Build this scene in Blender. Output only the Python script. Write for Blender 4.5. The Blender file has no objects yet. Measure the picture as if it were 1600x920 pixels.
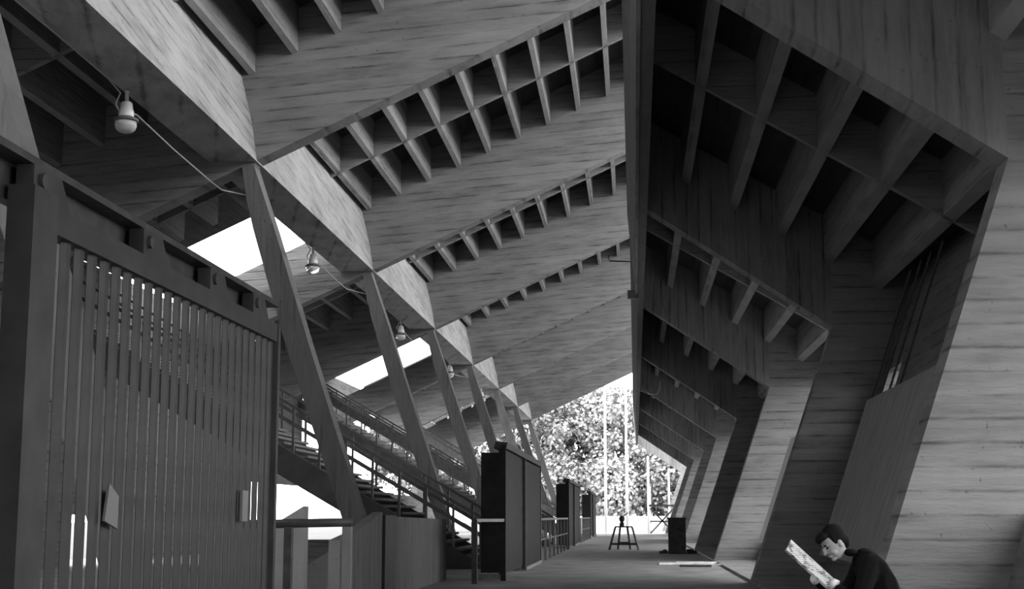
import bpy, bmesh, math, random
from mathutils import Vector, Matrix
random.seed(7)
S = bpy.context.scene
COL = S.collection

# ------------------------------------------------------------------ camera
ZC = 1.25
F = 2222.2
VX, VY = 992.0, 807.0            # where the corridor runs to, in the 1600 x 920 frame
TH = math.atan((VY - 460) / F)
PS = math.atan((VX - 800) / F * math.cos(TH))
cam = bpy.data.cameras.new('camera')
cam.sensor_width = 36.0
cam.lens = F / 1600 * 36
cam.clip_end = 1000
camo = bpy.data.objects.new('camera', cam)
COL.objects.link(camo)
camo.location = (0, 0, ZC)
camo.rotation_euler = (math.pi / 2 + TH, 0, PS)
S.camera = camo

# ------------------------------------------------------------------ sky, sun, exposure
w = bpy.data.worlds.new('sky')
S.world = w
w.use_nodes = True
nt = w.node_tree
bg = nt.nodes['Background']
bg.inputs['Color'].default_value = (1, 1, 1, 1)
bg.inputs['Strength'].default_value = 6.4
sl = bpy.data.lights.new('sun', 'SUN')
sl.energy = 2.5
sl.angle = math.radians(2)
so = bpy.data.objects.new('sun', sl)
COL.objects.link(so)
so.location = (-20, -40, 60)
so.rotation_euler = Vector((0.10, 0.72, -0.95)).to_track_quat('-Z', 'Y').to_euler()
vs = S.view_settings
vs.view_transform = 'Standard'
vs.look = 'None'
vs.gamma = 1
vs.use_curve_mapping = False
vs.exposure = 0.0

# ------------------------------------------------------------------ materials
def new_mat(name):
    m = bpy.data.materials.new(name)
    m.use_nodes = True
    n = m.node_tree
    return m, n, n.nodes['Principled BSDF']

def lk(n, a, b):
    n.links.new(a, b)

def math_node(n, op, a, b=None):
    x = n.nodes.new('ShaderNodeMath')
    x.operation = op
    for i, v in enumerate((a, b)):
        if v is None:
            continue
        if isinstance(v, (int, float)):
            x.inputs[i].default_value = v
        else:
            lk(n, v, x.inputs[i])
    return x.outputs[0]

def ramp(n, fac, stops):
    r = n.nodes.new('ShaderNodeValToRGB')
    e = r.color_ramp.elements
    e[0].position, e[0].color = stops[0][0], (stops[0][1],) * 3 + (1,)
    e[1].position, e[1].color = stops[-1][0], (stops[-1][1],) * 3 + (1,)
    for p, v in stops[1:-1]:
        k = e.new(p)
        k.color = (v,) * 3 + (1,)
    lk(n, fac, r.inputs[0])
    return r.outputs[0]

def plain(name, v, rough=0.7, metal=0.0, var=0.0, scale=6.0):
    m, n, b = new_mat(name)
    b.inputs['Roughness'].default_value = rough
    b.inputs['Metallic'].default_value = metal
    b.inputs['Specular IOR Level'].default_value = 0.5 if rough < 0.3 else 0.12
    if var:
        tc = n.nodes.new('ShaderNodeTexCoord')
        no = n.nodes.new('ShaderNodeTexNoise')
        no.inputs['Scale'].default_value = scale
        no.inputs['Detail'].default_value = 6
        lk(n, tc.outputs['Object'], no.inputs['Vector'])
        lk(n, ramp(n, no.outputs['Fac'], [(0.3, v * (1 - var)), (0.7, v * (1 + var))]), b.inputs['Base Color'])
    else:
        b.inputs['Base Color'].default_value = (v, v, v, 1)
    return m

def boarded(name, v, nrm, board=0.2, contrast=0.3, alt=None, cond=None, bump=0.5, rough=0.85):
    """concrete cast against boards: nrm is the direction across the boards.
    alt/cond: second board direction used where cond(x,y,z sockets) is 1."""
    m, n, b = new_mat(name)
    b.inputs['Roughness'].default_value = rough
    b.inputs['Specular IOR Level'].default_value = 0.2
    tc = n.nodes.new('ShaderNodeTexCoord')
    P = tc.outputs['Object']
    oi = n.nodes.new('ShaderNodeObjectInfo')
    sep = n.nodes.new('ShaderNodeSeparateXYZ')
    lk(n, P, sep.inputs[0])

    def layer(d):
        d = Vector(d).normalized()
        dt = n.nodes.new('ShaderNodeVectorMath')
        dt.operation = 'DOT_PRODUCT'
        lk(n, P, dt.inputs[0])
        dt.inputs[1].default_value = d
        c = math_node(n, 'DIVIDE', dt.outputs['Value'], board)
        c = math_node(n, 'ADD', c, math_node(n, 'MULTIPLY', oi.outputs['Random'], 37.0))
        fl = math_node(n, 'FLOOR', c)
        fr = math_node(n, 'FRACT', c)
        wn = n.nodes.new('ShaderNodeTexWhiteNoise')
        wn.noise_dimensions = '1D'
        lk(n, fl, wn.inputs['W'])
        e = math_node(n, 'MINIMUM', fr, math_node(n, 'SUBTRACT', 1.0, fr))
        edge = math_node(n, 'MINIMUM', math_node(n, 'MULTIPLY', math_node(n, 'ADD', e, 0.0), 9.0), 1.0)
        # grain: noise squeezed across the boards
        sc = n.nodes.new('ShaderNodeVectorMath')
        sc.operation = 'SCALE'
        sc.inputs[0].default_value = d
        lk(n, math_node(n, 'MULTIPLY', dt.outputs['Value'], 6.0), sc.inputs['Scale'])
        ad = n.nodes.new('ShaderNodeVectorMath')
        ad.operation = 'ADD'
        lk(n, P, ad.inputs[0])
        lk(n, sc.outputs[0], ad.inputs[1])
        g = n.nodes.new('ShaderNodeTexNoise')
        g.inputs['Scale'].default_value = 0.9
        g.inputs['Detail'].default_value = 8
        g.inputs['Roughness'].default_value = 0.65
        lk(n, ad.outputs[0], g.inputs['Vector'])
        return wn.outputs['Value'], edge, g.outputs['Fac']

    def combine(l):
        wv, edge, g = l
        t = math_node(n, 'ADD', math_node(n, 'MULTIPLY', math_node(n, 'SUBTRACT', wv, 0.5), 0.35),
                      math_node(n, 'MULTIPLY', math_node(n, 'SUBTRACT', g, 0.5), 2.2))
        t = math_node(n, 'SUBTRACT', t, math_node(n, 'MULTIPLY', math_node(n, 'SUBTRACT', 1.0, edge), math_node(n, 'MULTIPLY', math_node(n, 'MAXIMUM', math_node(n, 'SUBTRACT', 0.62, g), 0.0), 3.2)))
        return t
    t = combine(layer(nrm))
    if alt is not None:
        t2 = combine(layer(alt))
        f = cond(n, sep.outputs)
        t = math_node(n, 'ADD', math_node(n, 'MULTIPLY', t, math_node(n, 'SUBTRACT', 1.0, f)), math_node(n, 'MULTIPLY', t2, f))
    # large stains and small pits
    st = n.nodes.new('ShaderNodeTexNoise')
    st.inputs['Scale'].default_value = 0.55
    st.inputs['Detail'].default_value = 5
    lk(n, P, st.inputs['Vector'])
    pt = n.nodes.new('ShaderNodeTexNoise')
    pt.inputs['Scale'].default_value = 9
    pt.inputs['Detail'].default_value = 4
    lk(n, P, pt.inputs['Vector'])
    pits = math_node(n, 'MULTIPLY', math_node(n, 'MAXIMUM', math_node(n, 'SUBTRACT', 0.36, pt.outputs['Fac']), 0.0), -5.0)
    tot = math_node(n, 'ADD', t, math_node(n, 'MULTIPLY', math_node(n, 'SUBTRACT', st.outputs['Fac'], 0.5), 1.1))
    tot = math_node(n, 'ADD', tot, pits)
    fac = math_node(n, 'ADD', math_node(n, 'MULTIPLY', tot, 0.5), 0.5)
    lk(n, ramp(n, fac, [(0.0, v * (1 - 2 * contrast)), (0.5, v), (1.0, v * (1 + 1.3 * contrast))]), b.inputs['Base Color'])
    bp = n.nodes.new('ShaderNodeBump')
    bp.inputs['Strength'].default_value = bump
    bp.inputs['Distance'].default_value = 0.03
    lk(n, tot, bp.inputs['Height'])
    lk(n, bp.outputs[0], b.inputs['Normal'])
    return m

SL = 0.465       # fall of the left roof
SR = 0.675       # fall of the right frames' soffit
SRC = 0.59       # fall of the right coffers

M = {}
M['roof_beam'] = boarded('board_marked_concrete_beam', 0.20, (-0.08, 0, 1), 0.24, 0.34)
M['frame'] = boarded('board_marked_concrete_frame', 0.20, (1, 0, 0), 0.24, 0.34, alt=(0, 0, 1),
                     cond=lambda n, s: math_node(n, 'MAXIMUM', math_node(n, 'GREATER_THAN', s[0], 3.87),
                                                 math_node(n, 'LESS_THAN', s[2], 4.89)))
M['edge_beam'] = boarded('board_marked_concrete_edge_beam', 0.36, (0.4, 0.12, 1), 0.24, 0.3)
M['slab'] = boarded('board_marked_concrete_slab_shade_dark', 0.06, (1, 0, 0), 0.22, 0.3)  # coffer slab coloured far darker than the ribs to deepen the coffers' shade
M['rib'] = boarded('board_marked_concrete_rib', 0.24, (0, 0, 1), 0.2, 0.22)
M['column'] = boarded('smooth_concrete_column', 0.14, (1, 0, 0), 0.3, 0.2)
M['wall'] = boarded('board_marked_concrete_wall', 0.15, (0, 0, 1), 0.25, 0.3)
M['parapet'] = boarded('board_marked_concrete_parapet', 0.2, (0, 1, 0), 0.3, 0.25)
M['stringer'] = plain('grey_concrete_stringer', 0.09, 0.85, var=0.25, scale=2)
M['tread'] = plain('pale_concrete_tread', 0.2, 0.85, var=0.2)
M['floor'] = plain('worn_concrete_floor', 0.26, 0.75, var=0.3, scale=1.3)
M['ground'] = plain('dry_turf_ground', 0.10, 0.9, var=0.15, scale=0.5)
M['steel'] = plain('dark_painted_steel', 0.05, 0.5, 0.2, var=0.3, scale=8)
M['rail'] = plain('grey_painted_rail', 0.12, 0.45, 0.3, var=0.2)
M['gate'] = plain('grey_painted_gate', 0.04, 0.5, 0.1, var=0.25, scale=5)
M['gate_dark'] = plain('dark_gate_boards', 0.02, 0.6, 0.0, var=0.3, scale=4)
M['plate'] = plain('grey_latch_plate', 0.16, 0.4, 0.3)
M['glass'] = plain('lamp_glass', 0.8, 0.08)
M['glass'].node_tree.nodes['Principled BSDF'].inputs['Transmission Weight'].default_value = 0.55
M['porcelain'] = plain('lamp_porcelain', 0.6, 0.25)
M['cable'] = plain('pale_cable', 0.45, 0.6)
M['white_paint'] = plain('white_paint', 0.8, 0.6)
M['bark'] = plain('grey_bark', 0.18, 0.9, var=0.3)
M['black_cloth'] = plain('black_wool', 0.006, 1.0)
M['trousers'] = plain('dark_trousers', 0.03, 0.9)
M['skin'] = plain('skin', 0.33, 0.55, var=0.08, scale=20)
M['hair'] = plain('dark_hair', 0.006, 0.9)
M['shirt'] = plain('white_cuff', 0.75, 0.8)
M['shoe'] = plain('black_leather', 0.015, 0.4)
M['wood'] = boarded('rough_wood', 0.22, (0, 0, 1), 0.12, 0.25)
M['plank'] = plain('pale_plank', 0.6, 0.8, var=0.2)
M['crate'] = plain('dark_crate', 0.05, 0.7, var=0.3)

def ply_mat():
    m, n, b = new_mat('veneer_plywood')
    tc = n.nodes.new('ShaderNodeTexCoord')
    mp = n.nodes.new('ShaderNodeMapping')
    mp.inputs['Scale'].default_value = (6, 7, 0.5)
    lk(n, tc.outputs['Object'], mp.inputs['Vector'])
    no = n.nodes.new('ShaderNodeTexNoise')
    no.inputs['Scale'].default_value = 1.0
    no.inputs['Detail'].default_value = 7
    lk(n, mp.outputs[0], no.inputs['Vector'])
    lk(n, ramp(n, no.outputs['Fac'], [(0.3, 0.12), (0.7, 0.19)]), b.inputs['Base Color'])
    b.inputs['Roughness'].default_value = 0.75
    return m
M['ply'] = ply_mat()

def paper_mat():
    m, n, b = new_mat('newsprint')
    tc = n.nodes.new('ShaderNodeTexCoord')
    sp = n.nodes.new('ShaderNodeSeparateXYZ')
    lk(n, tc.outputs['Object'], sp.inputs[0])
    br = n.nodes.new('ShaderNodeTexNoise')
    br.inputs['Scale'].default_value = 16
    br.inputs['Detail'].default_value = 2
    lk(n, tc.outputs['Object'], br.inputs['Vector'])
    lines = math_node(n, 'SINE', math_node(n, 'MULTIPLY', sp.outputs[2], 420.0))
    txt = math_node(n, 'ADD', math_node(n, 'MULTIPLY', lines, 0.06), br.outputs['Fac'])
    lk(n, ramp(n, txt, [(0.36, 0.1), (0.46, 0.40), (0.6, 0.5)]), b.inputs['Base Color'])
    b.inputs['Roughness'].default_value = 0.9
    return m
M['paper'] = paper_mat()

def leaf_mat(name, v):
    m, n, b = new_mat(name)
    oi = n.nodes.new('ShaderNodeTexCoord')
    no = n.nodes.new('ShaderNodeTexNoise')
    no.inputs['Scale'].default_value = 1.7
    lk(n, oi.outputs['Object'], no.inputs['Vector'])
    lk(n, ramp(n, no.outputs['Fac'], [(0.3, v * 0.6), (0.7, v * 1.5)]), b.inputs['Base Color'])
    b.inputs['Roughness'].default_value = 0.6
    return m
M['leaf'] = leaf_mat('mid_leaf', 0.21)
M['leaf_pale'] = leaf_mat('pale_leaf', 0.30)

# ------------------------------------------------------------------ helpers
def tag(o, label=None, cat=None, group=None, kind=None):
    if label: o['label'] = label
    if cat: o['category'] = cat
    if group: o['group'] = group
    if kind: o['kind'] = kind
    return o

def link(name, me, mat, parent=None, loc=None, smooth=False):
    o = bpy.data.objects.new(name, me)
    COL.objects.link(o)
    if mat is not None and not me.materials:
        me.materials.append(M[mat] if isinstance(mat, str) else mat)
    if parent: o.parent = parent
    if loc is not None: o.location = loc
    if smooth:
        for p in me.polygons: p.use_smooth = True
    return o

def empty(name, loc=(0, 0, 0), rz=0):
    o = bpy.data.objects.new(name, None)
    COL.objects.link(o)
    o.location = loc
    o.rotation_euler = (0, 0, rz)
    o.empty_display_size = 0.2
    return o

class MB:
    def __init__(s): s.v, s.f = [], []
    def add(s, vs_, fs_):
        k = len(s.v)
        s.v += [tuple(p) for p in vs_]
        s.f += [tuple(i + k for i in f) for f in fs_]
        return s
    def box(s, x0, x1, y0, y1, z0, z1):
        return s.add([(x0, y0, z0), (x1, y0, z0), (x1, y1, z0), (x0, y1, z0), (x0, y0, z1), (x1, y0, z1), (x1, y1, z1), (x0, y1, z1)],
                     [(0, 3, 2, 1), (4, 5, 6, 7), (0, 1, 5, 4), (1, 2, 6, 5), (2, 3, 7, 6), (3, 0, 4, 7)])
    def prism(s, poly, a, b, axis='y'):
        """polygon in the plane across axis, pushed from a to b"""
        def P(p, t):
            return {'y': (p[0], t, p[1]), 'x': (t, p[0], p[1]), 'z': (p[0], p[1], t)}[axis]
        n = len(poly)
        vs_ = [P(p, a) for p in poly] + [P(p, b) for p in poly]
        fs_ = [tuple(range(n)), tuple(range(2 * n - 1, n - 1, -1))]
        fs_ += [(i, i + n, (i + 1) % n + n, (i + 1) % n) for i in range(n)]
        return s.add(vs_, fs_)
    def bar(s, p, q, w_, h=None, up=(0, 0, 1)):
        p, q = Vector(p), Vector(q)
        h = w_ if h is None else h
        d = (q - p).normalized()
        u = Vector(up)
        if abs(d.dot(u)) > 0.98: u = Vector((0, 1, 0))
        r = d.cross(u).normalized() * w_ / 2
        t = r.cross(d).normalized() * h / 2
        vs_ = [p - r - t, p + r - t, p + r + t, p - r + t, q - r - t, q + r - t, q + r + t, q - r + t]
        return s.add(vs_, [(0, 3, 2, 1), (4, 5, 6, 7), (0, 1, 5, 4), (1, 2, 6, 5), (2, 3, 7, 6), (3, 0, 4, 7)])
    def tube(s, pts, r, n=8):
        pts = [Vector(p) for p in pts]
        vs_, fs_ = [], []
        for i, p in enumerate(pts):
            d = (pts[min(i + 1, len(pts) - 1)] - pts[max(i - 1, 0)]).normalized()
            u = Vector((0, 0, 1)) if abs(d.z) < 0.9 else Vector((0, 1, 0))
            a = d.cross(u).normalized()
            b = d.cross(a).normalized()
            rr = r[i] if isinstance(r, (list, tuple)) else r
            for k in range(n):
                t = 2 * math.pi * k / n
                vs_.append(p + a * math.cos(t) * rr + b * math.sin(t) * rr)
        for i in range(len(pts) - 1):
            for k in range(n):
                fs_.append((i * n + k, i * n + (k + 1) % n, (i + 1) * n + (k + 1) % n, (i + 1) * n + k))
        fs_.append(tuple(range(n)))
        fs_.append(tuple((len(pts) - 1) * n + k for k in range(n - 1, -1, -1)))
        return s.add(vs_, fs_)
    def lathe(s, prof, n=16, c=(0, 0, 0)):
        vs_, fs_ = [], []
        for r, z in prof:
            for k in range(n):
                t = 2 * math.pi * k / n
                vs_.append((c[0] + r * math.cos(t), c[1] + r * math.sin(t), c[2] + z))
        for i in range(len(prof) - 1):
            for k in range(n):
                fs_.append((i * n + k, i * n + (k + 1) % n, (i + 1) * n + (k + 1) % n, (i + 1) * n + k))
        fs_.append(tuple(range(n - 1, -1, -1)))
        fs_.append(tuple((len(prof) - 1) * n + k for k in range(n)))
        return s.add(vs_, fs_)
    def mesh(s, name):
        me = bpy.data.meshes.new(name)
        me.from_pydata(s.v, [], s.f)
        bm = bmesh.new()
        bm.from_mesh(me)
        bmesh.ops.recalc_face_normals(bm, faces=bm.faces)
        bm.to_mesh(me)
        bm.free()
        return me
    def build(s, name, mat, parent=None, loc=None, smooth=False):
        return link(name, s.mesh(name), mat, parent, loc, smooth)

ORD = ['first', 'second', 'third', 'fourth', 'fifth', 'sixth', 'seventh', 'eighth', 'ninth', 'tenth']
D = 13.15
YA = 14.6
YK = [YA + D * k for k in range(9)]           # frames A .. I
YZ = YA - D
YEND = YK[7] + 0.5

# ------------------------------------------------------------------ floor and ground
fl = MB().box(-16.5, 2.2, -26, YEND + 2, -0.3, 0.0).build('floor', 'floor')
tag(fl, 'worn concrete floor of the long covered walk', 'floor', kind='structure')
kb = MB().box(2.2, 5.2, -26, YEND + 2, -0.3, 0.05).build('trim_1', 'floor')
tag(kb, 'low concrete strip along the feet of the leaning frames', 'kerb', kind='structure')
gr = MB().box(-150, 150, -120, 400, -0.5, -0.31).build('ground', 'ground')
tag(gr, 'sunlit pale ground outside the stand', 'ground', kind='structure')

# ------------------------------------------------------------------ left roof: beams, slab, ribs
X0, X1 = -14.6, 3.2
XE = -7.6
def zm(x): return 8.45 + SL * (x - XE)        # underside of the main beams
CB, CT = 1.9, 2.85                            # coffer ribs hang from CT down to CB above that plane

def beam_mesh(lt):
    m = MB()
    poly = [(X0, zm(X0)), (X1, zm(X1)), (X1, zm(X1) + CT + 0.2), (-8.4, zm(-8.4) + CT + 0.2), (-8.4, zm(-8.4) + lt), (X0, zm(X0) + lt)]
    return m.prism(poly, 0, 0.5).mesh('roof_beam')
beam_low, beam_lower, beam_full = beam_mesh(1.8), beam_mesh(1.35), beam_mesh(CT + 0.2)
beam_lab = ['sloping concrete roof beam nearest the camera, mostly above the top edge of the picture',
            'deep sloping roof beam meeting the left edge beam above the biggest leaning column',
            'third sloping roof beam from the camera, below the large coffers',
            'fourth sloping roof beam from the camera, above the second white opening',
            'fifth sloping roof beam from the camera, middle of the receding row',
            'sixth sloping roof beam from the camera, far down the walk',
            'seventh sloping roof beam from the camera, next to the last',
            'farthest sloping roof beam, lower edge against the bright trees']
for k in range(8):
    o = link('roof_beam', beam_full if (k % 2 or not k) else (beam_low if k == 2 else beam_lower), 'roof_beam', loc=(0, YK[k], 0))
    tag(o, beam_lab[k], 'beam', 'sloping concrete roof beams')
for k, t in enumerate(('overhead', 'behind the camera')):
    o = link('roof_beam', beam_full, 'roof_beam', loc=(0, YZ - D * k, 0))
    tag(o, 'sloping concrete roof beam out of view ' + t, 'beam', 'sloping concrete roof beams')

sb = MB()
def slab_piece(xa, xb, ya, yb, off, th=0.2):
    sb.prism([(xa, zm(xa) + off), (xb, zm(xb) + off), (xb, zm(xb) + off + th), (xa, zm(xa) + off + th)], ya, yb)
slab_piece(-8.4, X1, YZ - D, YEND, CT)
for j in range(-2, 7):                         # bay j runs from frame j to frame j+1
    y0 = YA + D * j
    if j == -1:
        slab_piece(X0, -8.4, y0 + 0.5, y0 + 4.5, CT)
    elif j % 2 == 1:                           # open bays: stairs climb out through the roof
        slab_piece(X0, -8.4, y0 + 0.5, y0 + (11.6 if j == 1 else D + 0.5), CT)
    else:
        slab_piece(X0, -8.4, y0 + {2: 4.6, 4: 9.0, 6: 10.5}.get(j, 0), y0 + D, CT)
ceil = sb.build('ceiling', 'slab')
tag(ceil, 'coffered concrete roof rising from the left edge to the right', 'ceiling', kind='structure')
def rib_mesh(L, th=0.12):
    h = th / 2
    return MB().prism([(-h, CB - SL * h), (h, CB + SL * h), (h, CT + SL * h), (-h, CT - SL * h)], 0, L).mesh('coffer_rib')
rib_long, rib_short, rib_open, rib_stub = rib_mesh(D - 0.5), rib_mesh(D - 4.7), rib_mesh(7.6), rib_mesh(3.0)
def cross_mesh(xa, xb):
    return MB().prism([(xa, zm(xa) + CB), (xb, zm(xb) + CB), (xb, zm(xb) + CT), (xa, zm(xa) + CT)], 0, 0.14).mesh('cross_rib')
cr_r, cr_l = cross_mesh(-8.2, X1), cross_mesh(X0, -8.4)
for j in range(-1, 7):
    y0 = YA + D * j
    for k in range(13):
        x = -7.75 + 0.89 * k
        link('coffer_rib', rib_long, 'rib', ceil, (x, y0 + 0.5, zm(x)))
    link('cross_rib', cr_r, 'rib', ceil, (0, y0 + 8.6, 0))
    if j % 2 == 1:
        for k in range(6):
            x = -9.1 - 0.89 * k
            link('coffer_rib', rib_open if j > 0 else rib_stub, 'rib', ceil, (x, y0 + 0.5, zm(x)))
        if j > 0: link('cross_rib', cr_l, 'rib', ceil, (0, y0 + 6.0, 0))
    if j % 2 == 0:
        for k in range(6):
            x = -9.1 - 0.89 * k
            link('coffer_rib', {0: rib_long, 2: rib_short}.get(j, rib_stub), 'rib', ceil, (x, y0 + {0: 0.5, 2: 4.7}.get(j, 10.15), zm(x)))
        if j < 4: link('cross_rib', cr_l, 'rib', ceil, (0, y0 + 8.6, 0))
        if j == 2: link('cross_rib', cr_l, 'rib', ceil, (0, y0 + 4.6, 0))

# edge beam along the left, with leaning face
eb = MB().prism([(-7.6, 8.42), (-7.72, 9.2), (-8.0, 10.35), (-8.1, 11.15), (-8.65, 10.9), (-8.6, 8.42)], YZ - D, YEND).build('edge_beam', 'edge_beam')
tag(eb, 'long pale concrete edge beam running away over the leaning columns', 'beam')

# leaning columns under it
def column_mesh():
    prof = [(0.0, -5.12, 0.40), (1.2, -5.49, 0.42), (4.65, -6.68, 0.48), (7.0, -7.42, 0.44), (7.6, -7.6, 0.38), (8.3, -7.78, 0.26), (8.44, -7.82, 0.26)]
    m = MB()
    for (z0, x0, w0), (z1, x1, w1) in zip(prof, prof[1:]):
        pass
    vs_, fs_ = [], []
    for z, x, w_ in prof:
        h = w_ / 2
        vs_ += [(x - h, -0.24, z), (x + h, -0.24, z), (x + h, 0.24, z), (x - h, 0.24, z)]
    for i in range(len(prof) - 1):
        for q in range(4):
            fs_.append((i * 4 + q, i * 4 + (q + 1) % 4, i * 4 + 4 + (q + 1) % 4, i * 4 + 4 + q))
    n = (len(prof) - 1) * 4
    fs_ += [(3, 2, 1, 0), (n, n + 1, n + 2, n + 3)]
    m.add(vs_, fs_)
    m.box(-7.98, -7.66, -0.2, 0.2, 8.36, 8.45)
    return m.mesh('column')
cmesh = column_mesh()
col_lab = ['leaning concrete column hidden behind the slatted gate at the left edge',
           'largest leaning concrete column, rising just right of the slatted gate',
           'second leaning column to the right of the slatted gate',
           'third leaning column to the right of the slatted gate',
           'fourth leaning column right of the slatted gate, above the dark gate box',
           'fifth leaning column right of the slatted gate, slender with distance',
           'sixth leaning column right of the slatted gate, against pale trees',
           'farthest leaning column, thin dark line against the trees']
for k in range(8):
    o = link('leaning_column', cmesh, 'column', loc=(0, YK[k] + 0.25, 0))
    tag(o, col_lab[k], 'column', 'leaning columns under the edge beam')

# ------------------------------------------------------------------ right frames, slab, ribs
KX, KZ = 3.87, 4.89
def zr(x): return 8.45 - SRC * x              # underside of the right coffer ribs
RT = 0.85
def frame_mesh():
    poly = [(2.2, 0.03), (KX, KZ), (0.3, KZ + SR * (KX - 0.3)), (0.16, KZ + SR * (KX - 0.3) + 0.05), (0.0, zr(0) + RT + 0.2), (6.1, zr(6.1) + RT + 0.2), (5.6, 5.5), (3.6, 0.03)]
    return MB().prism(poly, 0, 0.5).mesh('concrete_frame')
fm = frame_mesh()
fr_lab = ['nearest bent concrete frame with broad pale face at the right edge',
          'second bent concrete frame from the right edge, its face in deep shade',
          'third bent concrete frame, pale face with lit rib ends above it',
          'fourth bent concrete frame from the right edge, dark with a thin lit edge',
          'fifth bent concrete frame, pale face halfway down the walk',
          'sixth bent concrete frame, dark and narrow with distance',
          'seventh bent concrete frame, small pale face near the far end',
          'eighth bent concrete frame, last one under the roof',
          'sunlit white bent frame standing free beyond the roof end']
for k in range(9):
    o = link('concrete_portal', fm, 'frame', loc=(0, YK[k], 0))
    tag(o, fr_lab[k], 'portal', 'bent concrete frames along the right side')
for k, t in enumerate(('beside', 'behind')):
    o = link('concrete_portal', fm, 'frame', loc=(0, YZ - D * k, 0))
    tag(o, 'bent concrete frame out of view %s the camera' % t, 'portal', 'bent concrete frames along the right side')
rs = MB().prism([(0.0, zr(0) + RT), (6.1, zr(6.1) + RT), (6.1, zr(6.1) + RT + 0.2), (0.0, zr(0) + RT + 0.2)], YZ - D, YEND)
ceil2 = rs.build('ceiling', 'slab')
tag(ceil2, 'dark coffered concrete soffit falling to the right between the bent frames', 'ceiling', kind='structure')
def rrib(th=0.16):
    h = th / 2
    return MB().prism([(-h, SRC * h), (h, -SRC * h), (h, RT - SRC * h), (-h, RT + SRC * h)], 0, D - 0.5).mesh('coffer_rib')
rrm = rrib()
rcm = MB().prism([(0.2, zr(0.2)), (6.0, zr(6.0)), (6.0, zr(6.0) + RT), (0.2, zr(0.2) + RT)], 0, 0.14).mesh('cross_rib')
for j in range(-1, 7):
    y0 = YA + D * j
    for k in range(6):
        x = 1.1 + 0.91 * k
        link('coffer_rib', rrm, 'rib', ceil2, (x, y0 + 0.5, zr(x)))
    link('cross_rib', rcm, 'rib', ceil2, (0, y0 + 6.7, 0))
rb = MB().prism([(0.15, 7.15), (0.32, 7.15), (0.34, 9.3), (-0.04, 9.5)], YZ - D, YEND + D).build('ridge_beam', 'column')
tag(rb, 'narrow upright concrete beam along the upper ends of the bent frames', 'beam')

fb = MB().prism([(0.09, 7.10), (0.145, 7.12), (-0.045, 9.3), (-0.10, 9.3)], YZ - D, 37.6).build('fascia_board', 'rib')
tag(fb, 'pale board strip along the near upper ends of the bent frames', 'board')
bk = MB().box(-0.12, 0.18, 37.6, 37.75, 7.0, 7.22).build('steel_bracket', 'rail')
tag(bk, 'small bracket block where the pale board strip ends', 'bracket')
# outer wall behind the frames
def xo(z): return 3.6 + 1.85 * z / 5.6
wr = MB()
def wall_piece(y0, y1, z0, z1):
    wr.prism([(xo(z0) - 0.15, z0), (xo(z1) - 0.15, z1), (xo(z1) + 0.1, z1), (xo(z0) + 0.1, z0)], y0, y1)
wall_piece(YZ - D, YZ + 0.2, 0.03, 5.75)
wall_piece(YK[0] + 0.1, YK[0] + 11.0, 0.03, 5.75)
wall_piece(YK[0] + 11.0, YK[0] + 12.3, 0.03, 2.9)
wall_piece(YK[0] + 11.0, YK[0] + 12.3, 3.95, 5.75)
wall_piece(YK[0] + 12.3, YK[1] + 0.2, 0.03, 5.75)
for k in (2, 4, 6):
    wall_piece(YK[k] + 0.1, YK[k + 1] + 0.2, 0.03, 5.75)
for k in (-1, 1, 3, 5):                        # bays left open above a low wall
    wall_piece(YA + D * k + 0.2, YA + D * (k + 1) + 0.1, 0.03, 1.3 if k < 0 else 0.7)
wro = wr.build('wall_right', 'wall')
tag(wro, 'dark leaning concrete outer wall behind the bent frames', 'wall', kind='structure')

# plywood sheets leaning on the frames
def xi(z): return 2.2 + (KX - 2.2) * z / KZ
def ply(y0, y1, z0, z1, label, mt='ply'):
    o = MB().prism([(xi(z0) + 0.1, z0), (xi(z1) + 0.1, z1), (xi(z1) + 0.14, z1), (xi(z0) + 0.14, z0)], y0, y1).build('plywood_sheet', mt)
    return tag(o, label, 'plywood', 'plywood sheets between the frames')
ply(YA + 0.45, 20.4, 0.72, 2.87, 'large grey plywood sheet leaning behind the seated man')
ply(YK[1] + 0.45, 30.4, 0.72, 2.87, 'narrow plywood sheet coloured white as if lit, beside the dark second frame', 'white_paint')  # white colour stands in for the light falling on this plywood
for i, y in enumerate((19.4, 20.2, 20.9, 21.7)):
    o = MB().tube([(xi(1.5) + 0.35, y, 1.5), (xi(4.6) + 0.45, y, 4.95)], 0.016, 6).build('steel_rod', 'steel')
    tag(o, ['rightmost', 'third from left', 'second from left', 'leftmost'][i] + ' thin dark steel rod rising behind the large plywood sheet', 'rod', 'rods above the plywood sheet')

# left outer wall high under the roof edge
wl = MB().box(-15.0, -14.6, YZ - D, 62, 2.6, 8.0).box(-15.0, -14.6, 62, YEND, 7.0, 8.0).box(-15.0, -14.6, 96, YEND, 2.6, 7.0).box(-15.0, -14.6, YZ - D, 36, 0, 2.6).box(-15.0, -14.6, 36, 40.5, 1.3, 2.6).box(-15.0, -14.6, 40.5, 53, 0, 2.6).box(-15.0, -14.6, 82, YEND, 0, 2.6)
wb = MB().prism([(-15, 0), (-3.2, 0), (-3.2, 10.4), (-15, 5.2)], YZ - D - 0.4, YZ - D).build('wall_back_light_block', 'wall')  # unseen wall, added and cut short to limit light from behind the camera
tag(wb, 'unseen end wall added behind the camera to block light', 'wall', kind='structure')
wl = wl.build('wall_left', 'wall')
tag(wl, 'low dark wall under the left edge of the roof', 'wall', kind='structure')

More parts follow.
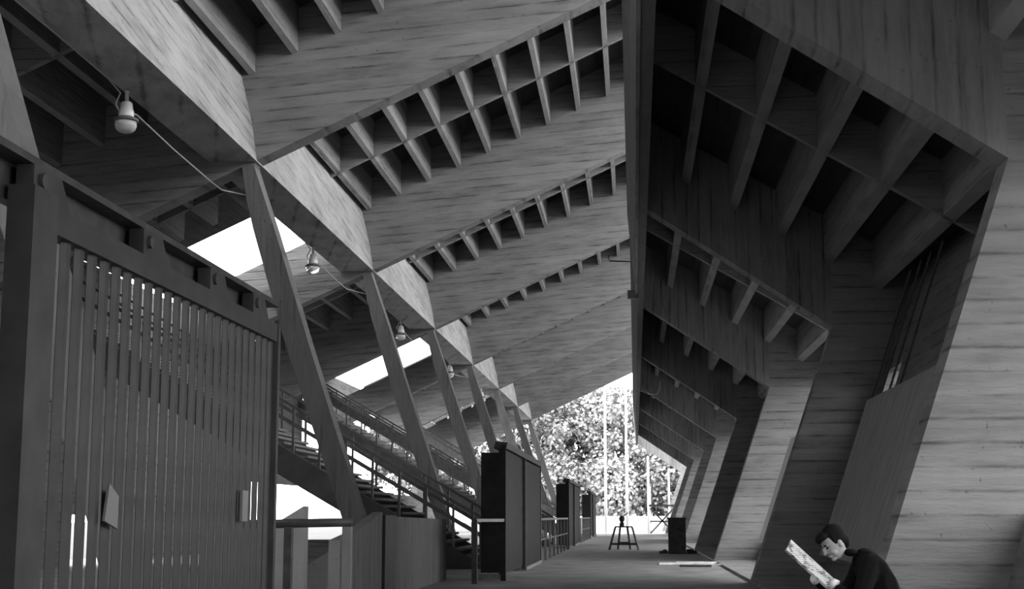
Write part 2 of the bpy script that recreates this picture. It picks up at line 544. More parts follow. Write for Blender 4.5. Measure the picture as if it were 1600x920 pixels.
# ------------------------------------------------------------------ stairs
def zs(x): return 0.58 * (-x - 3.6)
stair_lab = ['near concrete stair with two-rail balustrade climbing left behind the columns',
             'middle concrete stair with bright balustrade climbing left to the second roof opening',
             'far small concrete stair climbing left to the third roof opening']
tread_m = MB().box(-0.17, 0.17, 0.0, 4.0, -0.06, 0.0).mesh('tread')
post_m = MB().bar((0, 0, -0.25), (0, 0, 1.13), 0.06).mesh('post')
W_ST = 4.0
for n, ys in enumerate((35.0, 35.0 + 2 * D, 35.0 + 4 * D)):
    st = empty('staircase', (-3.6, ys, 0))
    tag(st, stair_lab[n], 'staircase', 'stairs up to the seats')
    inv = Vector((3.6, -ys, 0))
    for s in (0, 1):
        y0 = s * (W_ST + 0.2) - 0.2
        m = MB().prism([(0.1, 0.0), (0.0, 0.02), (-11.4, 0.58 * 11.4 + 0.02), (-11.4, 0.58 * 11.4 - 0.75), (-1.2, 0.0)], y0, y0 + 0.2)
        m.build('stringer', 'stringer', st)
        for nm, h, wd, ht in (('handrail', 1.15, 0.07, 0.07), ('middle_rail', 0.72, 0.05, 0.36 if n else 0.10)):
            MB().bar((0.0, y0 + 0.1, h), (-11.2, y0 + 0.1, h + 0.58 * 11.2), wd, ht).build(nm, 'rail', st)
        for k in range(17):
            x = -0.15 - 0.67 * k
            link('post', post_m, 'rail', st, (x, y0 + 0.1, -0.58 * x))
    for k in range(36):
        x = -0.3 * k - 0.15
        link('tread', tread_m, 'tread', st, (x, 0, -0.58 * x + 0.06))

# ------------------------------------------------------------------ parapets and fins by the near stair
def thing1(name, m, mat, label, cat, group=None):
    return tag(m.build(name, mat), label, cat, group)
thing1('parapet_wall', MB().prism([(22.6, 0), (28.9, 0), (28.9, 1.2), (22.6, 1.25)], -3.95, -3.8, 'x'), 'parapet',
       'long concrete parapet panel left of the dark gate box', 'parapet', 'parapets at the stair foot')
thing1('parapet_wall', MB().prism([(18.4, 0), (21.5, 0), (21.5, 1.32), (19.3, 1.02), (18.4, 0.95)], -3.95, -3.8, 'x'), 'parapet',
       'concrete parapet with rising top at the foot of the largest column', 'parapet', 'parapets at the stair foot')
thing1('dark_post', MB().box(-3.99, -3.76, 21.55, 22.55, 0, 1.27), 'gate_dark', 'broad dark upright between two concrete parapets', 'post')
thing1('concrete_fin', MB().prism([(-4.6, 0), (-3.5, 0), (-3.5, 1.36), (-3.8, 1.18), (-4.6, 1.1)], 15.0, 15.25), 'parapet',
       'concrete fin with slanted top beside the slatted gate end', 'fin')
thing1('sloping_wall', MB().prism([(-5.2, 0), (-4.0, 0), (-4.0, 0.95), (-5.2, 0.2)], 20.0, 20.2), 'parapet',
       'low concrete wall with steep diagonal top behind the pipe rail', 'wall')
thing1('low_wall', MB().box(-7.2, -4.6, 25.0, 25.25, 0, 0.85), 'wall', 'low dark concrete wall under the near stair', 'wall')

# pipe rail next to the slatted gate
pr_ = empty('pipe_rail', (-3.0, 13, 0))
tag(pr_, 'thick horizontal pipe rail beside the slatted gate end', 'railing')
MB().tube([(-0.6, 0, 1.18), (0.42, 0, 1.2)], 0.042, 10).build('rail_pipe', 'steel', pr_, smooth=True)
MB().box(-0.2, -0.13, -0.04, 0.04, 0, 1.16).build('post', 'steel', pr_)
MB().box(0.34, 0.42, -0.04, 0.04, 0, 1.16).build('post', 'column', pr_)

# ------------------------------------------------------------------ slatted sliding gate in front, left
GX = -2.6
g = empty('sliding_gate', (GX, 5.75, 0))
tag(g, 'grey steel sliding gate of upright slats filling the left foreground', 'gate')
slat_m = MB().prism([(-0.010, -0.0605), (0.008, -0.030), (0.008, 0.018), (-0.010, 0.0605), (-0.013, 0.0595), (0.005, 0.017), (0.005, -0.029), (-0.013, -0.0595)], 0.12, 2.52, 'z').mesh('slat')
for k in range(25):
    link('slat', slat_m, 'gate', g, (0, 0.36 + 0.163 * k, 0))
MB().box(-0.06, 0.06, 0.0, 0.26, 0.05, 2.66).build('near_stile', 'gate', g)
MB().box(-0.04, 0.045, 4.3, 4.36, 0.05, 2.62).build('far_stile', 'gate', g)
MB().box(-0.05, 0.035, 0.2, 4.31, 2.5, 2.62).build('top_rail', 'gate', g)
MB().box(-0.05, 0.035, 0.2, 4.31, 0.05, 0.14).build('bottom_rail', 'gate', g)
for y in (0.05, 1.45, 2.65, 3.65):
    h = MB().prism([(y, 2.62), (y + 0.42, 2.62), (y + 0.3, 2.76), (y, 2.76)], -0.05, 0.03, 'x').build('hanger', 'gate', g)
    MB().tube([(0.03, y + 0.08, 2.7), (0.05, y + 0.08, 2.7)], 0.035, 8).build('roller', 'steel', h)
MB().prism([(-0.6, 0.88), (-0.42, 0.84), (-0.42, 1.0), (-0.55, 1.06)], 0.032, 0.045, 'x').build('latch_plate', 'plate', g, (0, 1.62, 0.35))
MB().prism([(3.45, 1.22), (3.58, 1.22), (3.58, 1.42), (3.45, 1.42)], 0.032, 0.05, 'x').build('latch_plate', 'plate', g)
tr = MB().prism([(-0.14, 2.60), (-0.08, 2.60), (-0.08, 2.765), (0.02, 2.765), (0.02, 2.80), (-0.06, 2.84), (-0.14, 2.84)], 1.0, 10.15).build('gate_track', 'steel', None, (GX, 0, 0))
tag(tr, 'dark overhead steel track carrying the slatted gate', 'track')

# ------------------------------------------------------------------ dark gate boxes along the walk
gate_lab = ['largest dark boarded gate standing along the left of the walk',
            'middle dark boarded gate, smaller, past the railing',
            'smallest dark boarded gate near the bright far end']
for n, y in enumerate((28.4, 28.4 + 2.1 * D, 28.4 + 4.2 * D)):
    g = empty('boarded_gate', (GX, y, 0))
    tag(g, gate_lab[n], 'gate', 'dark gates along the walk')
    MB().box(-0.46, -0.1, 0.15, 0.2, 0.15, 2.52).build('end_panel', 'gate_dark', g)
    MB().box(-0.10, -0.02, 0.15, 5.1, 0.12, 2.6).build('leaf', 'gate_dark', g)
    MB().box(-0.04, 0.05, 5.2, 10.5, 0.1, 2.55).build('leaf', 'gate_dark', g)
    MB().prism([(-0.2, 2.6), (0.06, 2.6), (0.08, 2.72), (-0.16, 2.74)], 0.05, 10.6).build('top_track', 'steel', g)
    MB().box(-0.05, 0.05, 0.0, 0.1, 0.0, 2.66).build('post', 'gate_dark', g)
    MB().box(-0.03, 0.06, 5.05, 5.18, 0.05, 2.6).build('post', 'steel', g)
    MB().box(-0.03, 0.07, 10.45, 10.6, 0.0, 2.6).build('post', 'steel', g)
    MB().box(-0.5, -0.05, 0.1, 0.3, 0.02, 0.12).build('sill', 'tread', g)
    MB().box(-0.02, 0.09, 5.1, 10.5, 0.02, 0.1).build('sill', 'tread', g)
    ks = [y + 0.2 + 0.24 * i for i in range(0)]
    for i in range(18):
        MB().box(-0.02, -0.005, 0.2 + 0.27 * i, 0.44 + 0.27 * i, 0.15, 2.56).build('board', 'gate_dark', g)
rl = empty('guard_rail', (-3.02, 27.1, 0))
tag(rl, 'short dark rail with one post in front of the largest boarded gate', 'railing')
MB().box(-0.05, 0.05, -0.05, 0.05, 0, 1.2).build('post', 'steel', rl)
MB().bar((0, 0, 1.18), (0.42, 1.3, 1.18), 0.06).build('top_rail', 'rail', rl)
for n, (y0, y1, lab) in enumerate(((39.3, 55.6, 'low steel railing between the largest and middle boarded gates'), (66.9, 83.2, 'low steel railing between the middle and smallest boarded gates'))):
    rl = empty('guard_rail', (GX, y0, 0))
    tag(rl, lab, 'railing', 'railings between the gates')
    MB().bar((0, 0, 1.18), (0, y1 - y0, 1.18), 0.06).build('top_rail', 'rail', rl)
    MB().bar((0, 0, 0.62), (0, y1 - y0, 0.62), 0.04).build('middle_rail', 'rail', rl)
    pm = MB().box(-0.035, 0.035, -0.035, 0.035, 0, 1.18).mesh('post')
    for k in range(8):
        link('post', pm, 'rail', rl, (0, 0.3 + k * (y1 - y0 - 0.6) / 7, 0))

# ------------------------------------------------------------------ lamps and cable under the edge beam
LX = -8.5
lamp_lab = ['largest hanging glass lamp, upper left under the edge beam', 'second hanging lamp, bright glass right of the largest column',
            'third hanging lamp along the edge beam', 'fourth small hanging lamp along the edge beam', 'fifth tiny hanging lamp along the edge beam']
LY = [22.7, 36.9, 51.4, 65.6, 79.5]
lm = {}
lm['stem'] = MB().lathe([(0.03, 0.30), (0.03, 0.46), (0.045, 0.47), (0.045, 0.50)], 10).mesh('stem')
lm['socket'] = MB().lathe([(0.10, 0.0), (0.115, 0.02), (0.115, 0.14), (0.10, 0.16), (0.09, 0.27), (0.05, 0.31)], 18).mesh('socket')
lm['collar'] = MB().lathe([(0.17, -0.05), (0.185, -0.03), (0.185, -0.0), (0.13, 0.03)], 20).mesh('collar')
lm['bulb'] = MB().lathe([(0.02, -0.25), (0.09, -0.235), (0.145, -0.19), (0.165, -0.12), (0.16, -0.05), (0.12, -0.02)], 20).mesh('bulb')
for k, y in enumerate(LY):
    L = empty('hanging_lamp', (LX, y, 7.9))
    L.scale = (1.12, 1.12, 1.0)
    tag(L, lamp_lab[k], 'lamp', 'lamps strung along the edge beam')
    for nm, mt in (('stem', 'porcelain'), ('socket', 'porcelain'), ('collar', 'rail'), ('bulb', 'glass')):
        link(nm, lm[nm], mt, L, smooth=True)
pts = [(LX, 10.0, 8.36)]
prev = 15.0
for y in LY:
    yb = min(q for q in YK if q > y)
    pts += [(LX, y - 6.2, 8.38), (LX, y - 3.2, 8.36), (LX, y - 0.9, 8.34), (LX, y - 0.3, 8.27), (LX - 0.13, y - 0.16, 8.12), (LX - 0.13, y + 0.02, 8.05), (LX - 0.13, y + 0.2, 8.10), (LX, y + 0.5, 8.12), (LX, (y + yb) / 2, 8.03), (LX, yb - 0.1, 7.98), (LX, yb + 0.6, 7.98)]
cb = MB().tube(pts, 0.014, 6).build('lamp_cable', 'cable')
tag(cb, 'pale electric cable looping from lamp to lamp under the edge beam', 'cable')

w1 = MB().tube([(0.16, 66, 7.20), (0.3, 66, 7.04), (0.72, 66, 6.84), (1.08, 66, 6.83), (1.22, 66, 7.05), (1.22, 66, 7.4)], 0.02, 6).build('wire_loop', 'cable')
tag(w1, 'thin pale wire loop hanging from the far bent frames', 'wire')
w2 = MB().tube([(-0.02, 40.0, 8.42), (-0.62, 40.0, 8.45), (-0.66, 40.0, 8.55), (-0.62, 40.0, 8.62)], 0.02, 6).build('wire_hook', 'steel')
tag(w2, 'thin dark wire hook sticking out left of the upright board strip', 'wire')
# ------------------------------------------------------------------ things on the floor down the walk
ws = empty('work_stand', (-0.43, 55.5, 0))
tag(ws, 'dark four-legged work stand with clamp standing mid walk', 'stand')
MB().box(-0.34, 0.34, -0.3, 0.3, 0.84, 0.89).build('top', 'steel', ws)
for sx in (-1, 1):
    for sy in (-1, 1):
        MB().bar((sx * (0.32 if sy < 0 else 0.14), sy * 0.28, 0.85), (sx * (0.56 if sy < 0 else 0.24), sy * 0.45, 0.0), 0.06).build('leg', 'steel', ws)
MB().bar((-0.5, -0.4, 0.22), (0.5, -0.4, 0.22), 0.05, 0.08).build('stretcher', 'steel', ws)
MB().bar((-0.22, 0.4, 0.26), (0.22, 0.4, 0.26), 0.04, 0.06).build('stretcher', 'steel', ws)
c = MB().lathe([(0.10, 0.89), (0.09, 1.0), (0.06, 1.05), (0.11, 1.12), (0.11, 1.22), (0.05, 1.28)], 12, (-0.07, 0, 0)).build('clamp', 'steel', ws)
MB().bar((-0.07, 0, 1.22), (0.16, 0, 1.40), 0.04).build('lever', 'steel', c)

cr = empty('crate', (1.42, 49.5, 0))
tag(cr, 'tall dark crate standing at the right of the far walk', 'crate')
MB().box(-0.29, 0.29, -0.4, 0.4, 0.0, 1.17).build('body', 'crate', cr)
MB().box(-0.32, 0.32, -0.43, 0.43, 1.17, 1.22).build('lid', 'crate', cr)
for i, (x, y, r, L, wd, lab) in enumerate(((1.25, 38.6, 0.5, 1.5, 0.12, 'longest loose plank of the litter on the floor'),
        (1.75, 37.6, -0.15, 1.1, 0.14, 'pale loose plank lying nearest the frame feet'),
        (0.95, 38.9, -0.6, 0.7, 0.10, 'short loose plank at the left end of the litter'),
        (1.55, 39.5, 0.1, 0.9, 0.09, 'narrow loose plank at the back of the litter'),
        (2.0, 39.2, 0.9, 0.6, 0.12, 'stubby loose plank among the litter by the kerb'),
        (1.5, 36.6, 0.05, 0.8, 0.06, 'thin dark loose lath in front of the litter'))):
    o = MB().box(-L / 2, L / 2, -wd / 2, wd / 2, 0, 0.05).build('loose_plank', 'plank' if i < 5 else 'steel', None, (x, y, 0.002 + 0.0 * i))
    o.rotation_euler = (0, 0, r)
    tag(o, lab, 'plank', 'loose planks on the floor')
for x, y, lab in ((1.0, 49.8, 'small dark heap of rubble left of the tall crate'), (1.9, 49.6, 'small dark heap of rubble right of the tall crate')):
    m = MB()
    for q in range(9):
        a, rr = random.uniform(0, 6.3), random.uniform(0, 0.16)
        s_ = random.uniform(0.04, 0.1)
        m.box(math.cos(a) * rr - s_, math.cos(a) * rr + s_, math.sin(a) * rr - s_, math.sin(a) * rr + s_, 0, random.uniform(0.05, 0.16))
    tag(m.build('rubble_heap', 'crate', None, (x, y, 0)), lab, 'rubble', 'rubble heaps by the crate')

# ------------------------------------------------------------------ outside the far end
wv = MB().box(-14, 16, 128, 128.4, -0.3, 1.3).build('boundary_wall', 'white_paint')
tag(wv, 'low white boundary wall glaring in the sun beyond the walk', 'wall')
pole_lab = ['left of the two tall white flagpoles beyond the walk', 'right of the two tall white flagpoles, close to the frame edge',
            'shorter white pole just right of the tall pair', 'thin white pole farthest right, inside the sunlit frame']
for k, (x, y, h, r) in enumerate(((-2.36, 118, 13.5, 0.12), (-0.62, 118, 14.5, 0.13), (1.1, 116, 6.2, 0.11), (2.75, 116, 5.2, 0.09))):
    p = empty('flagpole', (x, y, -0.31))
    tag(p, pole_lab[k], 'pole', 'white poles outside')
    MB().tube([(0, 0, 0), (0, 0, h)], [r, r * 0.7], 10).build('shaft', 'white_paint', p, smooth=True)
    MB().lathe([(r * 0.7, h), (r, h + 0.08), (r * 0.3, h + 0.2)], 10).build('finial', 'white_paint', p)
    MB().box(-0.25, 0.25, -0.25, 0.25, 0, 0.2).build('base', 'tread', p)
tz = empty('trestle', (2.15, 112.0, -0.31))
tag(tz, 'timber trestle platform with crossed braces at the far end', 'trestle')
MB().box(-1.05, 1.1, -0.6, 0.6, 2.33, 2.48).build('platform', 'crate', tz)
for x in (-0.95, 0.85):
    for y in (-0.5, 0.5):
        MB().bar((x, y, 0), (x, y, 2.35 if x > 0 else 3.9), 0.13).build('upright', 'white_paint' if x < 0 else 'crate', tz)
MB().bar((-0.95, -0.55, 0.3), (0.85, -0.55, 2.2), 0.12).build('brace', 'crate', tz)
MB().bar((-0.95, -0.55, 2.2), (0.85, -0.55, 0.3), 0.12).build('brace', 'crate', tz)
MB().bar((-0.95, -0.55, 1.2), (0.85, -0.55, 1.2), 0.12).build('brace', 'crate', tz)

def tree(x, y, h, r, mat, label, seed):
    rnd = random.Random(seed)
    t = empty('tree', (x, y, -0.31))
    tag(t, label, 'tree', 'trees beyond the walk')
    tm = MB().tube([(0, 0, 0), (0.1, 0, h * 0.3), (-0.1, 0.1, h * 0.75)], [0.32, 0.24, 0.08], 8)
    for q in range(6):
        a = rnd.uniform(0, 6.28)
        tm.tube([(0, 0, h * rnd.uniform(0.25, 0.5)), (math.cos(a) * r * 0.6, math.sin(a) * r * 0.6, h * rnd.uniform(0.55, 0.8))], [0.12, 0.04], 5)
    tm.build('trunk', 'bark', t)
    vs_, fs_ = [], []
    for q in range(110):
        a, e = rnd.uniform(0, 6.28), rnd.uniform(-1, 1)
        rr = rnd.uniform(0.45, 1) ** 0.6
        cx, cy = math.cos(a) * r * rr * math.sqrt(1 - e * e), math.sin(a) * r * rr * math.sqrt(1 - e * e)
        cz = h * 0.56 + e * h * 0.42 * rr
        br = rnd.uniform(0.7, 1.5)
        for l in range(110):
            d = Vector((rnd.gauss(0, 1), rnd.gauss(0, 1), rnd.gauss(0, 1))).normalized() * br * rnd.uniform(0.5, 1)
            p = Vector((cx, cy, cz)) + d
            u = Vector((rnd.gauss(0, 1), rnd.gauss(0, 1), rnd.gauss(0, 1))).normalized()
            v = u.cross(d.normalized() + u * 0.01).normalized()
            u, v = u * rnd.uniform(0.13, 0.28), v * rnd.uniform(0.11, 0.22)
            k = len(vs_)
            vs_ += [p - u, p + v, p + u, p - v]
            fs_.append((k, k + 1, k + 2, k + 3))
    me = bpy.data.meshes.new('crown')
    me.from_pydata([tuple(p) for p in vs_], [], fs_)
    o = link('crown', me, mat, t)
    o['kind'] = 'stuff'
for i, a in enumerate((( -14, 140, 15, 5.0, 'leaf', 'broad tree seen left between the far columns'),
                       (-9.0, 136, 13.5, 4.6, 'leaf', 'rounded tree above the middle boarded gate'),
                       (-4.6, 139, 15.5, 4.8, 'leaf_pale', 'tall pale tree behind the left flagpole'),
                       (-0.6, 137, 14.0, 4.4, 'leaf_pale', 'tall pale tree behind the right flagpole'),
                       (-2.2, 133, 6.5, 3.0, 'leaf_pale', 'low bushy tree behind the white wall between flagpoles'),
                       (3.6, 134, 8.0, 3.0, 'leaf', 'small dark tree inside the sunlit frame'),
                       (-7.4, 131.5, 6.5, 2.6, 'leaf', 'low tree right of the middle boarded gate'),
                       (-21, 142, 15, 5.5, 'leaf', 'outermost tree on the left, half hidden by columns'),
                       (8, 138, 8, 3.5, 'leaf', 'tree farthest right behind the frames'))):
    tree(*a, seed=20 + i)

# ------------------------------------------------------------------ the seated reader
def skin_mesh(verts, edges, radii, sub=1, root=0):
    me = bpy.data.meshes.new('tmp_skin')
    me.from_pydata(verts, edges, [])
    o = bpy.data.objects.new('tmp_skin', me)
    COL.objects.link(o)
    md = o.modifiers.new('skin', 'SKIN')
    md.use_smooth_shade = True
    for i, sv in enumerate(me.skin_vertices[0].data):
        r = radii[i]
        sv.radius = r if isinstance(r, tuple) else (r, r)
        sv.use_root = (i == root)
    if sub:
        ss = o.modifiers.new('sub', 'SUBSURF')
        ss.levels = ss.render_levels = sub
    dg = bpy.context.evaluated_depsgraph_get()
    r = bpy.data.meshes.new_from_object(o.evaluated_get(dg))
    bpy.data.objects.remove(o)
    return r

class Chain:
    def __init__(s): s.v, s.e, s.r = [], [], []
    def add(s, pts, frm=None):
        prev = frm
        for p, r in pts:
            s.v.append(tuple(p)); s.r.append(r)
            k = len(s.v) - 1
            if prev is not None: s.e.append((prev, k))
            prev = k
        return prev

def join_remesh(meshes, voxel, name, biggest=False):
    bm = bmesh.new()
    for me in meshes: bm.from_mesh(me)
    me = bpy.data.meshes.new(name)
    bm.to_mesh(me); bm.free()
    o = bpy.data.objects.new('tmp', me)
    COL.objects.link(o)
    md = o.modifiers.new('r', 'REMESH')
    md.mode = 'VOXEL'
    md.voxel_size = voxel
    md.use_smooth_shade = True
    sm = o.modifiers.new('s', 'SMOOTH')
    sm.factor = 0.4; sm.iterations = 5
    dg = bpy.context.evaluated_depsgraph_get()
    r = bpy.data.meshes.new_from_object(o.evaluated_get(dg))
    r.name = name
    r.materials.clear()
    bpy.data.objects.remove(o)
    if biggest:                                  # drop stray crumbs, keep the one continuous figure
        bm = bmesh.new(); bm.from_mesh(r)
        seen, best = set(), []
        for v in bm.verts:
            if v.index in seen: continue
            st, isl = [v], []
            seen.add(v.index)
            while st:
                q = st.pop(); isl.append(q)
                for e in q.link_edges:
                    w_ = e.other_vert(q)
                    if w_.index not in seen: seen.add(w_.index); st.append(w_)
            if len(isl) > len(best): best = isl
        keep = set(v.index for v in best)
        bmesh.ops.delete(bm, geom=[v for v in bm.verts if v.index not in keep], context='VERTS')
        bm.to_mesh(r); bm.free()
    return r

def blob(c, rad, rot=None, n=20, fn=None):
    bm = bmesh.new()
    bmesh.ops.create_uvsphere(bm, u_segments=n, v_segments=n // 2 + 2, radius=1)
    for v in bm.verts:
        p = Vector((v.co.x * rad[0], v.co.y * rad[1], v.co.z * rad[2]))
        if fn: p = fn(p)
        p = p + Vector(c)
        v.co = rot @ p if rot else p
    me = bpy.data.meshes.new('blob')
    bm.to_mesh(me); bm.free()
    return me

PY = 11.0
man = empty('person', (1.86, PY, 0))
tag(man, 'seated man in a black coat bent over a folded newspaper', 'person')
def W(x, y, z): return (x - 1.86, y, z)        # y measured from the man's middle line, minus is toward the camera
# head frame: local +x looks forward, +z up
HC = Vector(W(1.485, -0.01, 1.06))
HR = Matrix.Translation(HC) @ Matrix.Rotation(math.radians(180 + 20), 4, 'Z') @ Matrix.Rotation(math.radians(34), 4, 'Y')
def shape(p):
    if p.z < -0.01:                              # taper to the jaw
        t = min(1, (-p.z - 0.01) / 0.11)
        p.y *= 1 - 0.32 * t
        p.x = p.x * (1 - 0.12 * t) + 0.022 * t
    if p.x > 0.06: p.x = 0.06 + (p.x - 0.06) * 0.75
    return p
parts = [blob((0, 0, 0), (0.100, 0.078, 0.122), HR, 28, shape),
         blob((0.097, 0, -0.012), (0.020, 0.013, 0.028), HR, 12),            # nose
         blob((0.112, 0, -0.028), (0.014, 0.015, 0.012), HR, 12),
         blob((0.078, 0, 0.028), (0.020, 0.055, 0.012), HR, 14),              # brow ridge
         blob((0.086, 0, -0.066), (0.014, 0.026, 0.012), HR, 12),             # lips
         blob((0.070, 0, -0.098), (0.020, 0.026, 0.018), HR, 12),             # chin
         blob((0.050, 0.040, -0.038), (0.034, 0.024, 0.030), HR, 12),
         blob((0.050, -0.040, -0.038), (0.034, 0.024, 0.030), HR, 12)]
for sy in (-1, 1):
    parts.append(blob((-0.008, sy * 0.080, -0.012), (0.018, 0.009, 0.034), HR, 12))
c = Chain()
pel = c.add([(W(1.86, 0, 0.50), 0.10), (W(1.84, 0, 0.64), 0.10), (W(1.77, 0, 0.78), 0.11), (W(1.69, 0, 0.88), 0.07), (W(1.62, -0.005, 0.955), 0.056), (W(1.555, -0.008, 1.01), 0.054)])
# arms: near (left) arm and far (right) arm, index 3 is the base of the neck
def arm(sh, el, wr, kn, tips, th):
    a = c.add([(sh, 0.05), (el, 0.042), (wr, (0.022, 0.028)), (kn[0], (0.018, 0.034))], 3)
    return a
nw = arm(W(1.70, -0.19, 0.87), W(1.60, -0.26, 0.62), W(1.435, -0.17, 0.775), [W(1.385, -0.165, 0.80)], None, None)
fw_ = arm(W(1.70, 0.19, 0.87), W(1.55, 0.24, 0.64), W(1.33, 0.10, 0.80), [W(1.285, 0.06, 0.825)], None, None)
for s in (-1, 1):
    c.add([(W(1.84, s * 0.10, 0.49), 0.085), (W(1.42, s * 0.14, 0.50), 0.06), (W(1.46, s * 0.15, 0.10), 0.042), (W(1.45, s * 0.15, 0.05), 0.038), (W(1.30, s * 0.17, 0.035), 0.03)], 0)
fing = []
def finger(pts, r=0.0085):
    f = Chain()
    f.add([(p, r * (1 - 0.08 * i)) for i, p in enumerate(pts)])
    fing.append(skin_mesh(f.v, f.e, f.r, 1))
# near hand: palm by the paper's lower end, fingers curl round its edge, thumb on the face
for i, (dx, dz, L) in enumerate(((-0.006, 0.026, 1.0), (0.004, 0.010, 1.08), (0.014, -0.006, 1.0), (0.024, -0.022, 0.82))):
    b = Vector(W(1.372 + dx, -0.160, 0.803 + dz))
    finger([Vector(W(1.395 + dx * 0.8, -0.165, 0.797 + dz * 0.8)), b, b + Vector((-0.028, 0.022, 0.010)) * L, b + Vector((-0.034, 0.050, 0.004)) * L, b + Vector((-0.020, 0.066, -0.006)) * L])
finger([Vector(W(1.405, -0.180, 0.812)), Vector(W(1.382, -0.196, 0.834)), Vector(W(1.350, -0.186, 0.846)), Vector(W(1.325, -0.176, 0.846))], 0.0098)
# far hand holds the upper edge from behind
for i, (dx, dz, L) in enumerate(((-0.020, 0.020, 1.0), (-0.010, 0.004, 1.08), (0.002, -0.012, 1.0), (0.014, -0.026, 0.82))):
    b = Vector(W(1.262 + dx, 0.035, 0.835 + dz))
    finger([Vector(W(1.290 + dx * 0.7, 0.06, 0.825 + dz * 0.8)), b, b + Vector((-0.030, -0.022, 0.006)) * L, b + Vector((-0.036, -0.052, 0.002)) * L, b + Vector((-0.020, -0.072, -0.004)) * L])
finger([Vector(W(1.292, 0.04, 0.850)), Vector(W(1.270, 0.005, 0.872)), Vector(W(1.248, -0.030, 0.884)), Vector(W(1.240, -0.055, 0.884))], 0.0098)
body_me = join_remesh([skin_mesh(c.v, c.e, c.r, 1)] + parts + fing, 0.005, 'body', True)
link('body', body_me, 'skin', man, smooth=True)
# hair: cap over the crown and back with a forelock
def hairfn(p):
    if p.x > 0.055: p.x = 0.055 + (p.x - 0.055) * 0.6
    return p
hm = join_remesh([blob((-0.022, 0, 0.034), (0.100, 0.085, 0.100), HR, 28, hairfn), blob((-0.065, 0, -0.02), (0.052, 0.070, 0.075), HR, 20),
                  blob((0.070, 0.01, 0.092), (0.045, 0.058, 0.030), HR, 16), blob((0.094, -0.015, 0.074), (0.022, 0.04, 0.026), HR, 14),
                  blob((0.018, -0.070, 0.035), (0.016, 0.014, 0.045), HR, 12), blob((0.018, 0.070, 0.035), (0.016, 0.014, 0.045), HR, 12)], 0.009, 'hair')
link('hair', hm, 'hair', man, smooth=True)
for sy in (-1, 1):
    link('eye', blob((0.082, sy * 0.031, 0.006), (0.010, 0.014, 0.007), HR, 12), 'hair', man, smooth=True)
    link('eyebrow', blob((0.092, sy * 0.032, 0.030), (0.008, 0.024, 0.005), HR, 12), 'hair', man, smooth=True)
cc = Chain()
cc.add([(W(1.87, 0, 0.47), (0.17, 0.15)), (W(1.86, 0, 0.58), (0.175, 0.15)), (W(1.83, 0, 0.73), (0.19, 0.15)), (W(1.76, 0, 0.86), (0.19, 0.13)), (W(1.69, 0, 0.94), (0.13, 0.105)), (W(1.63, 0, 0.985), (0.075, 0.075))])
for s, el, wr in ((-1, W(1.60, -0.27, 0.61), W(1.455, -0.185, 0.755)), (1, W(1.55, 0.25, 0.63), W(1.355, 0.12, 0.785))):
    cc.add([(W(1.72, s * 0.17, 0.89), 0.095), (W(1.66, s * 0.24, 0.75), 0.075), (el, 0.068), (wr, 0.046)], 3)
coat = join_remesh([skin_mesh(cc.v, cc.e, cc.r, 1)], 0.012, 'coat')
co = link('coat', coat, 'black_cloth', man, smooth=True)
link('collar', join_remesh([blob((1.61 - 1.86, 0, 0.985), (0.058, 0.072, 0.03), None, 16)], 0.01, 'collar'), 'black_cloth', co, smooth=True)
MB().tube([W(1.462, -0.190, 0.750), W(1.435, -0.172, 0.774)], [0.047, 0.036], 12).build('shirt_cuff', 'shirt', man, smooth=True)
MB().tube([W(1.360, 0.125, 0.782), W(1.340, 0.108, 0.794)], [0.046, 0.036], 12).build('shirt_cuff', 'shirt', man, smooth=True)
tc_ = Chain()
tc_.add([(W(1.87, 0, 0.50), (0.15, 0.10)), (W(1.85, 0, 0.52), (0.15, 0.10))])
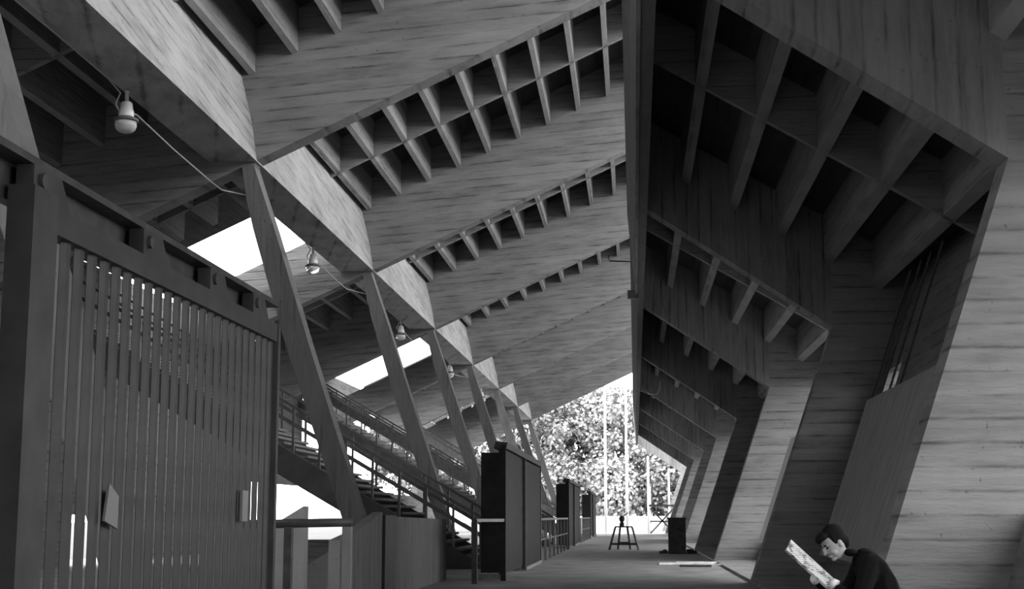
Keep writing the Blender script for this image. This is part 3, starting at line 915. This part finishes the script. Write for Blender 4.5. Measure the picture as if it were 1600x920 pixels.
for s in (-1, 1):
    tc_.add([(W(1.76, s * 0.11, 0.50), 0.10), (W(1.42, s * 0.14, 0.51), 0.078), (W(1.45, s * 0.15, 0.28), 0.068), (W(1.46, s * 0.15, 0.09), 0.062)], 0)
link('trousers', join_remesh([skin_mesh(tc_.v, tc_.e, tc_.r, 1)], 0.012, 'trousers'), 'trousers', man, smooth=True)
for s in (-1, 1):
    sh = Chain()
    sh.add([(W(1.50, s * 0.15, 0.05), 0.042), (W(1.42, s * 0.155, 0.05), 0.045), (W(1.32, s * 0.17, 0.04), 0.042), (W(1.23, s * 0.18, 0.033), 0.032)])
    link('shoe', skin_mesh(sh.v, sh.e, sh.r, 1), None, man, smooth=True).data.materials.append(M['shoe'])
# folded newspaper in his hands
pl = Vector((0.285, 0, -0.265)); pw = Vector((0.058, 0.17, 0.072))
npq = MB()
o0 = Vector((1.095, 10.76, 1.000))
for i in range(5):
    nn = pl.cross(pw).normalized() * 0.004 * i
    k = 1 - 0.012 * i
    a, b_, c_, d_ = o0 + nn, o0 + pl * 1.12 * k + nn, o0 + pl * 1.12 * k + pw * k + nn, o0 + pw * k + nn
    th_ = pl.cross(pw).normalized() * 0.0025
    npq.add([a, b_, c_, d_, a + th_, b_ + th_, c_ + th_, d_ + th_], [(0, 3, 2, 1), (4, 5, 6, 7), (0, 1, 5, 4), (1, 2, 6, 5), (2, 3, 7, 6), (3, 0, 4, 7)])
tag(npq.build('newspaper', 'paper'), 'folded newspaper held by the seated man', 'newspaper')
# the box he sits on
bx = empty('wooden_box', (1.92, PY, 0))
tag(bx, 'low wooden box under the seated man', 'box')
for q in range(4):
    z = 0.01 + q * 0.095
    MB().box(-0.2, 0.2, -0.25, -0.232, z, z + 0.085).build('slat', 'wood', bx)
    MB().box(-0.2, 0.2, 0.232, 0.25, z, z + 0.085).build('slat', 'wood', bx)
for sx in (-1, 1):
    MB().box(min(sx * 0.2, sx * 0.18), max(sx * 0.2, sx * 0.18), -0.23, 0.23, 0, 0.375).build('end_board', 'wood', bx)
MB().box(-0.21, 0.21, -0.26, 0.26, 0.378, 0.395).build('lid', 'wood', bx)
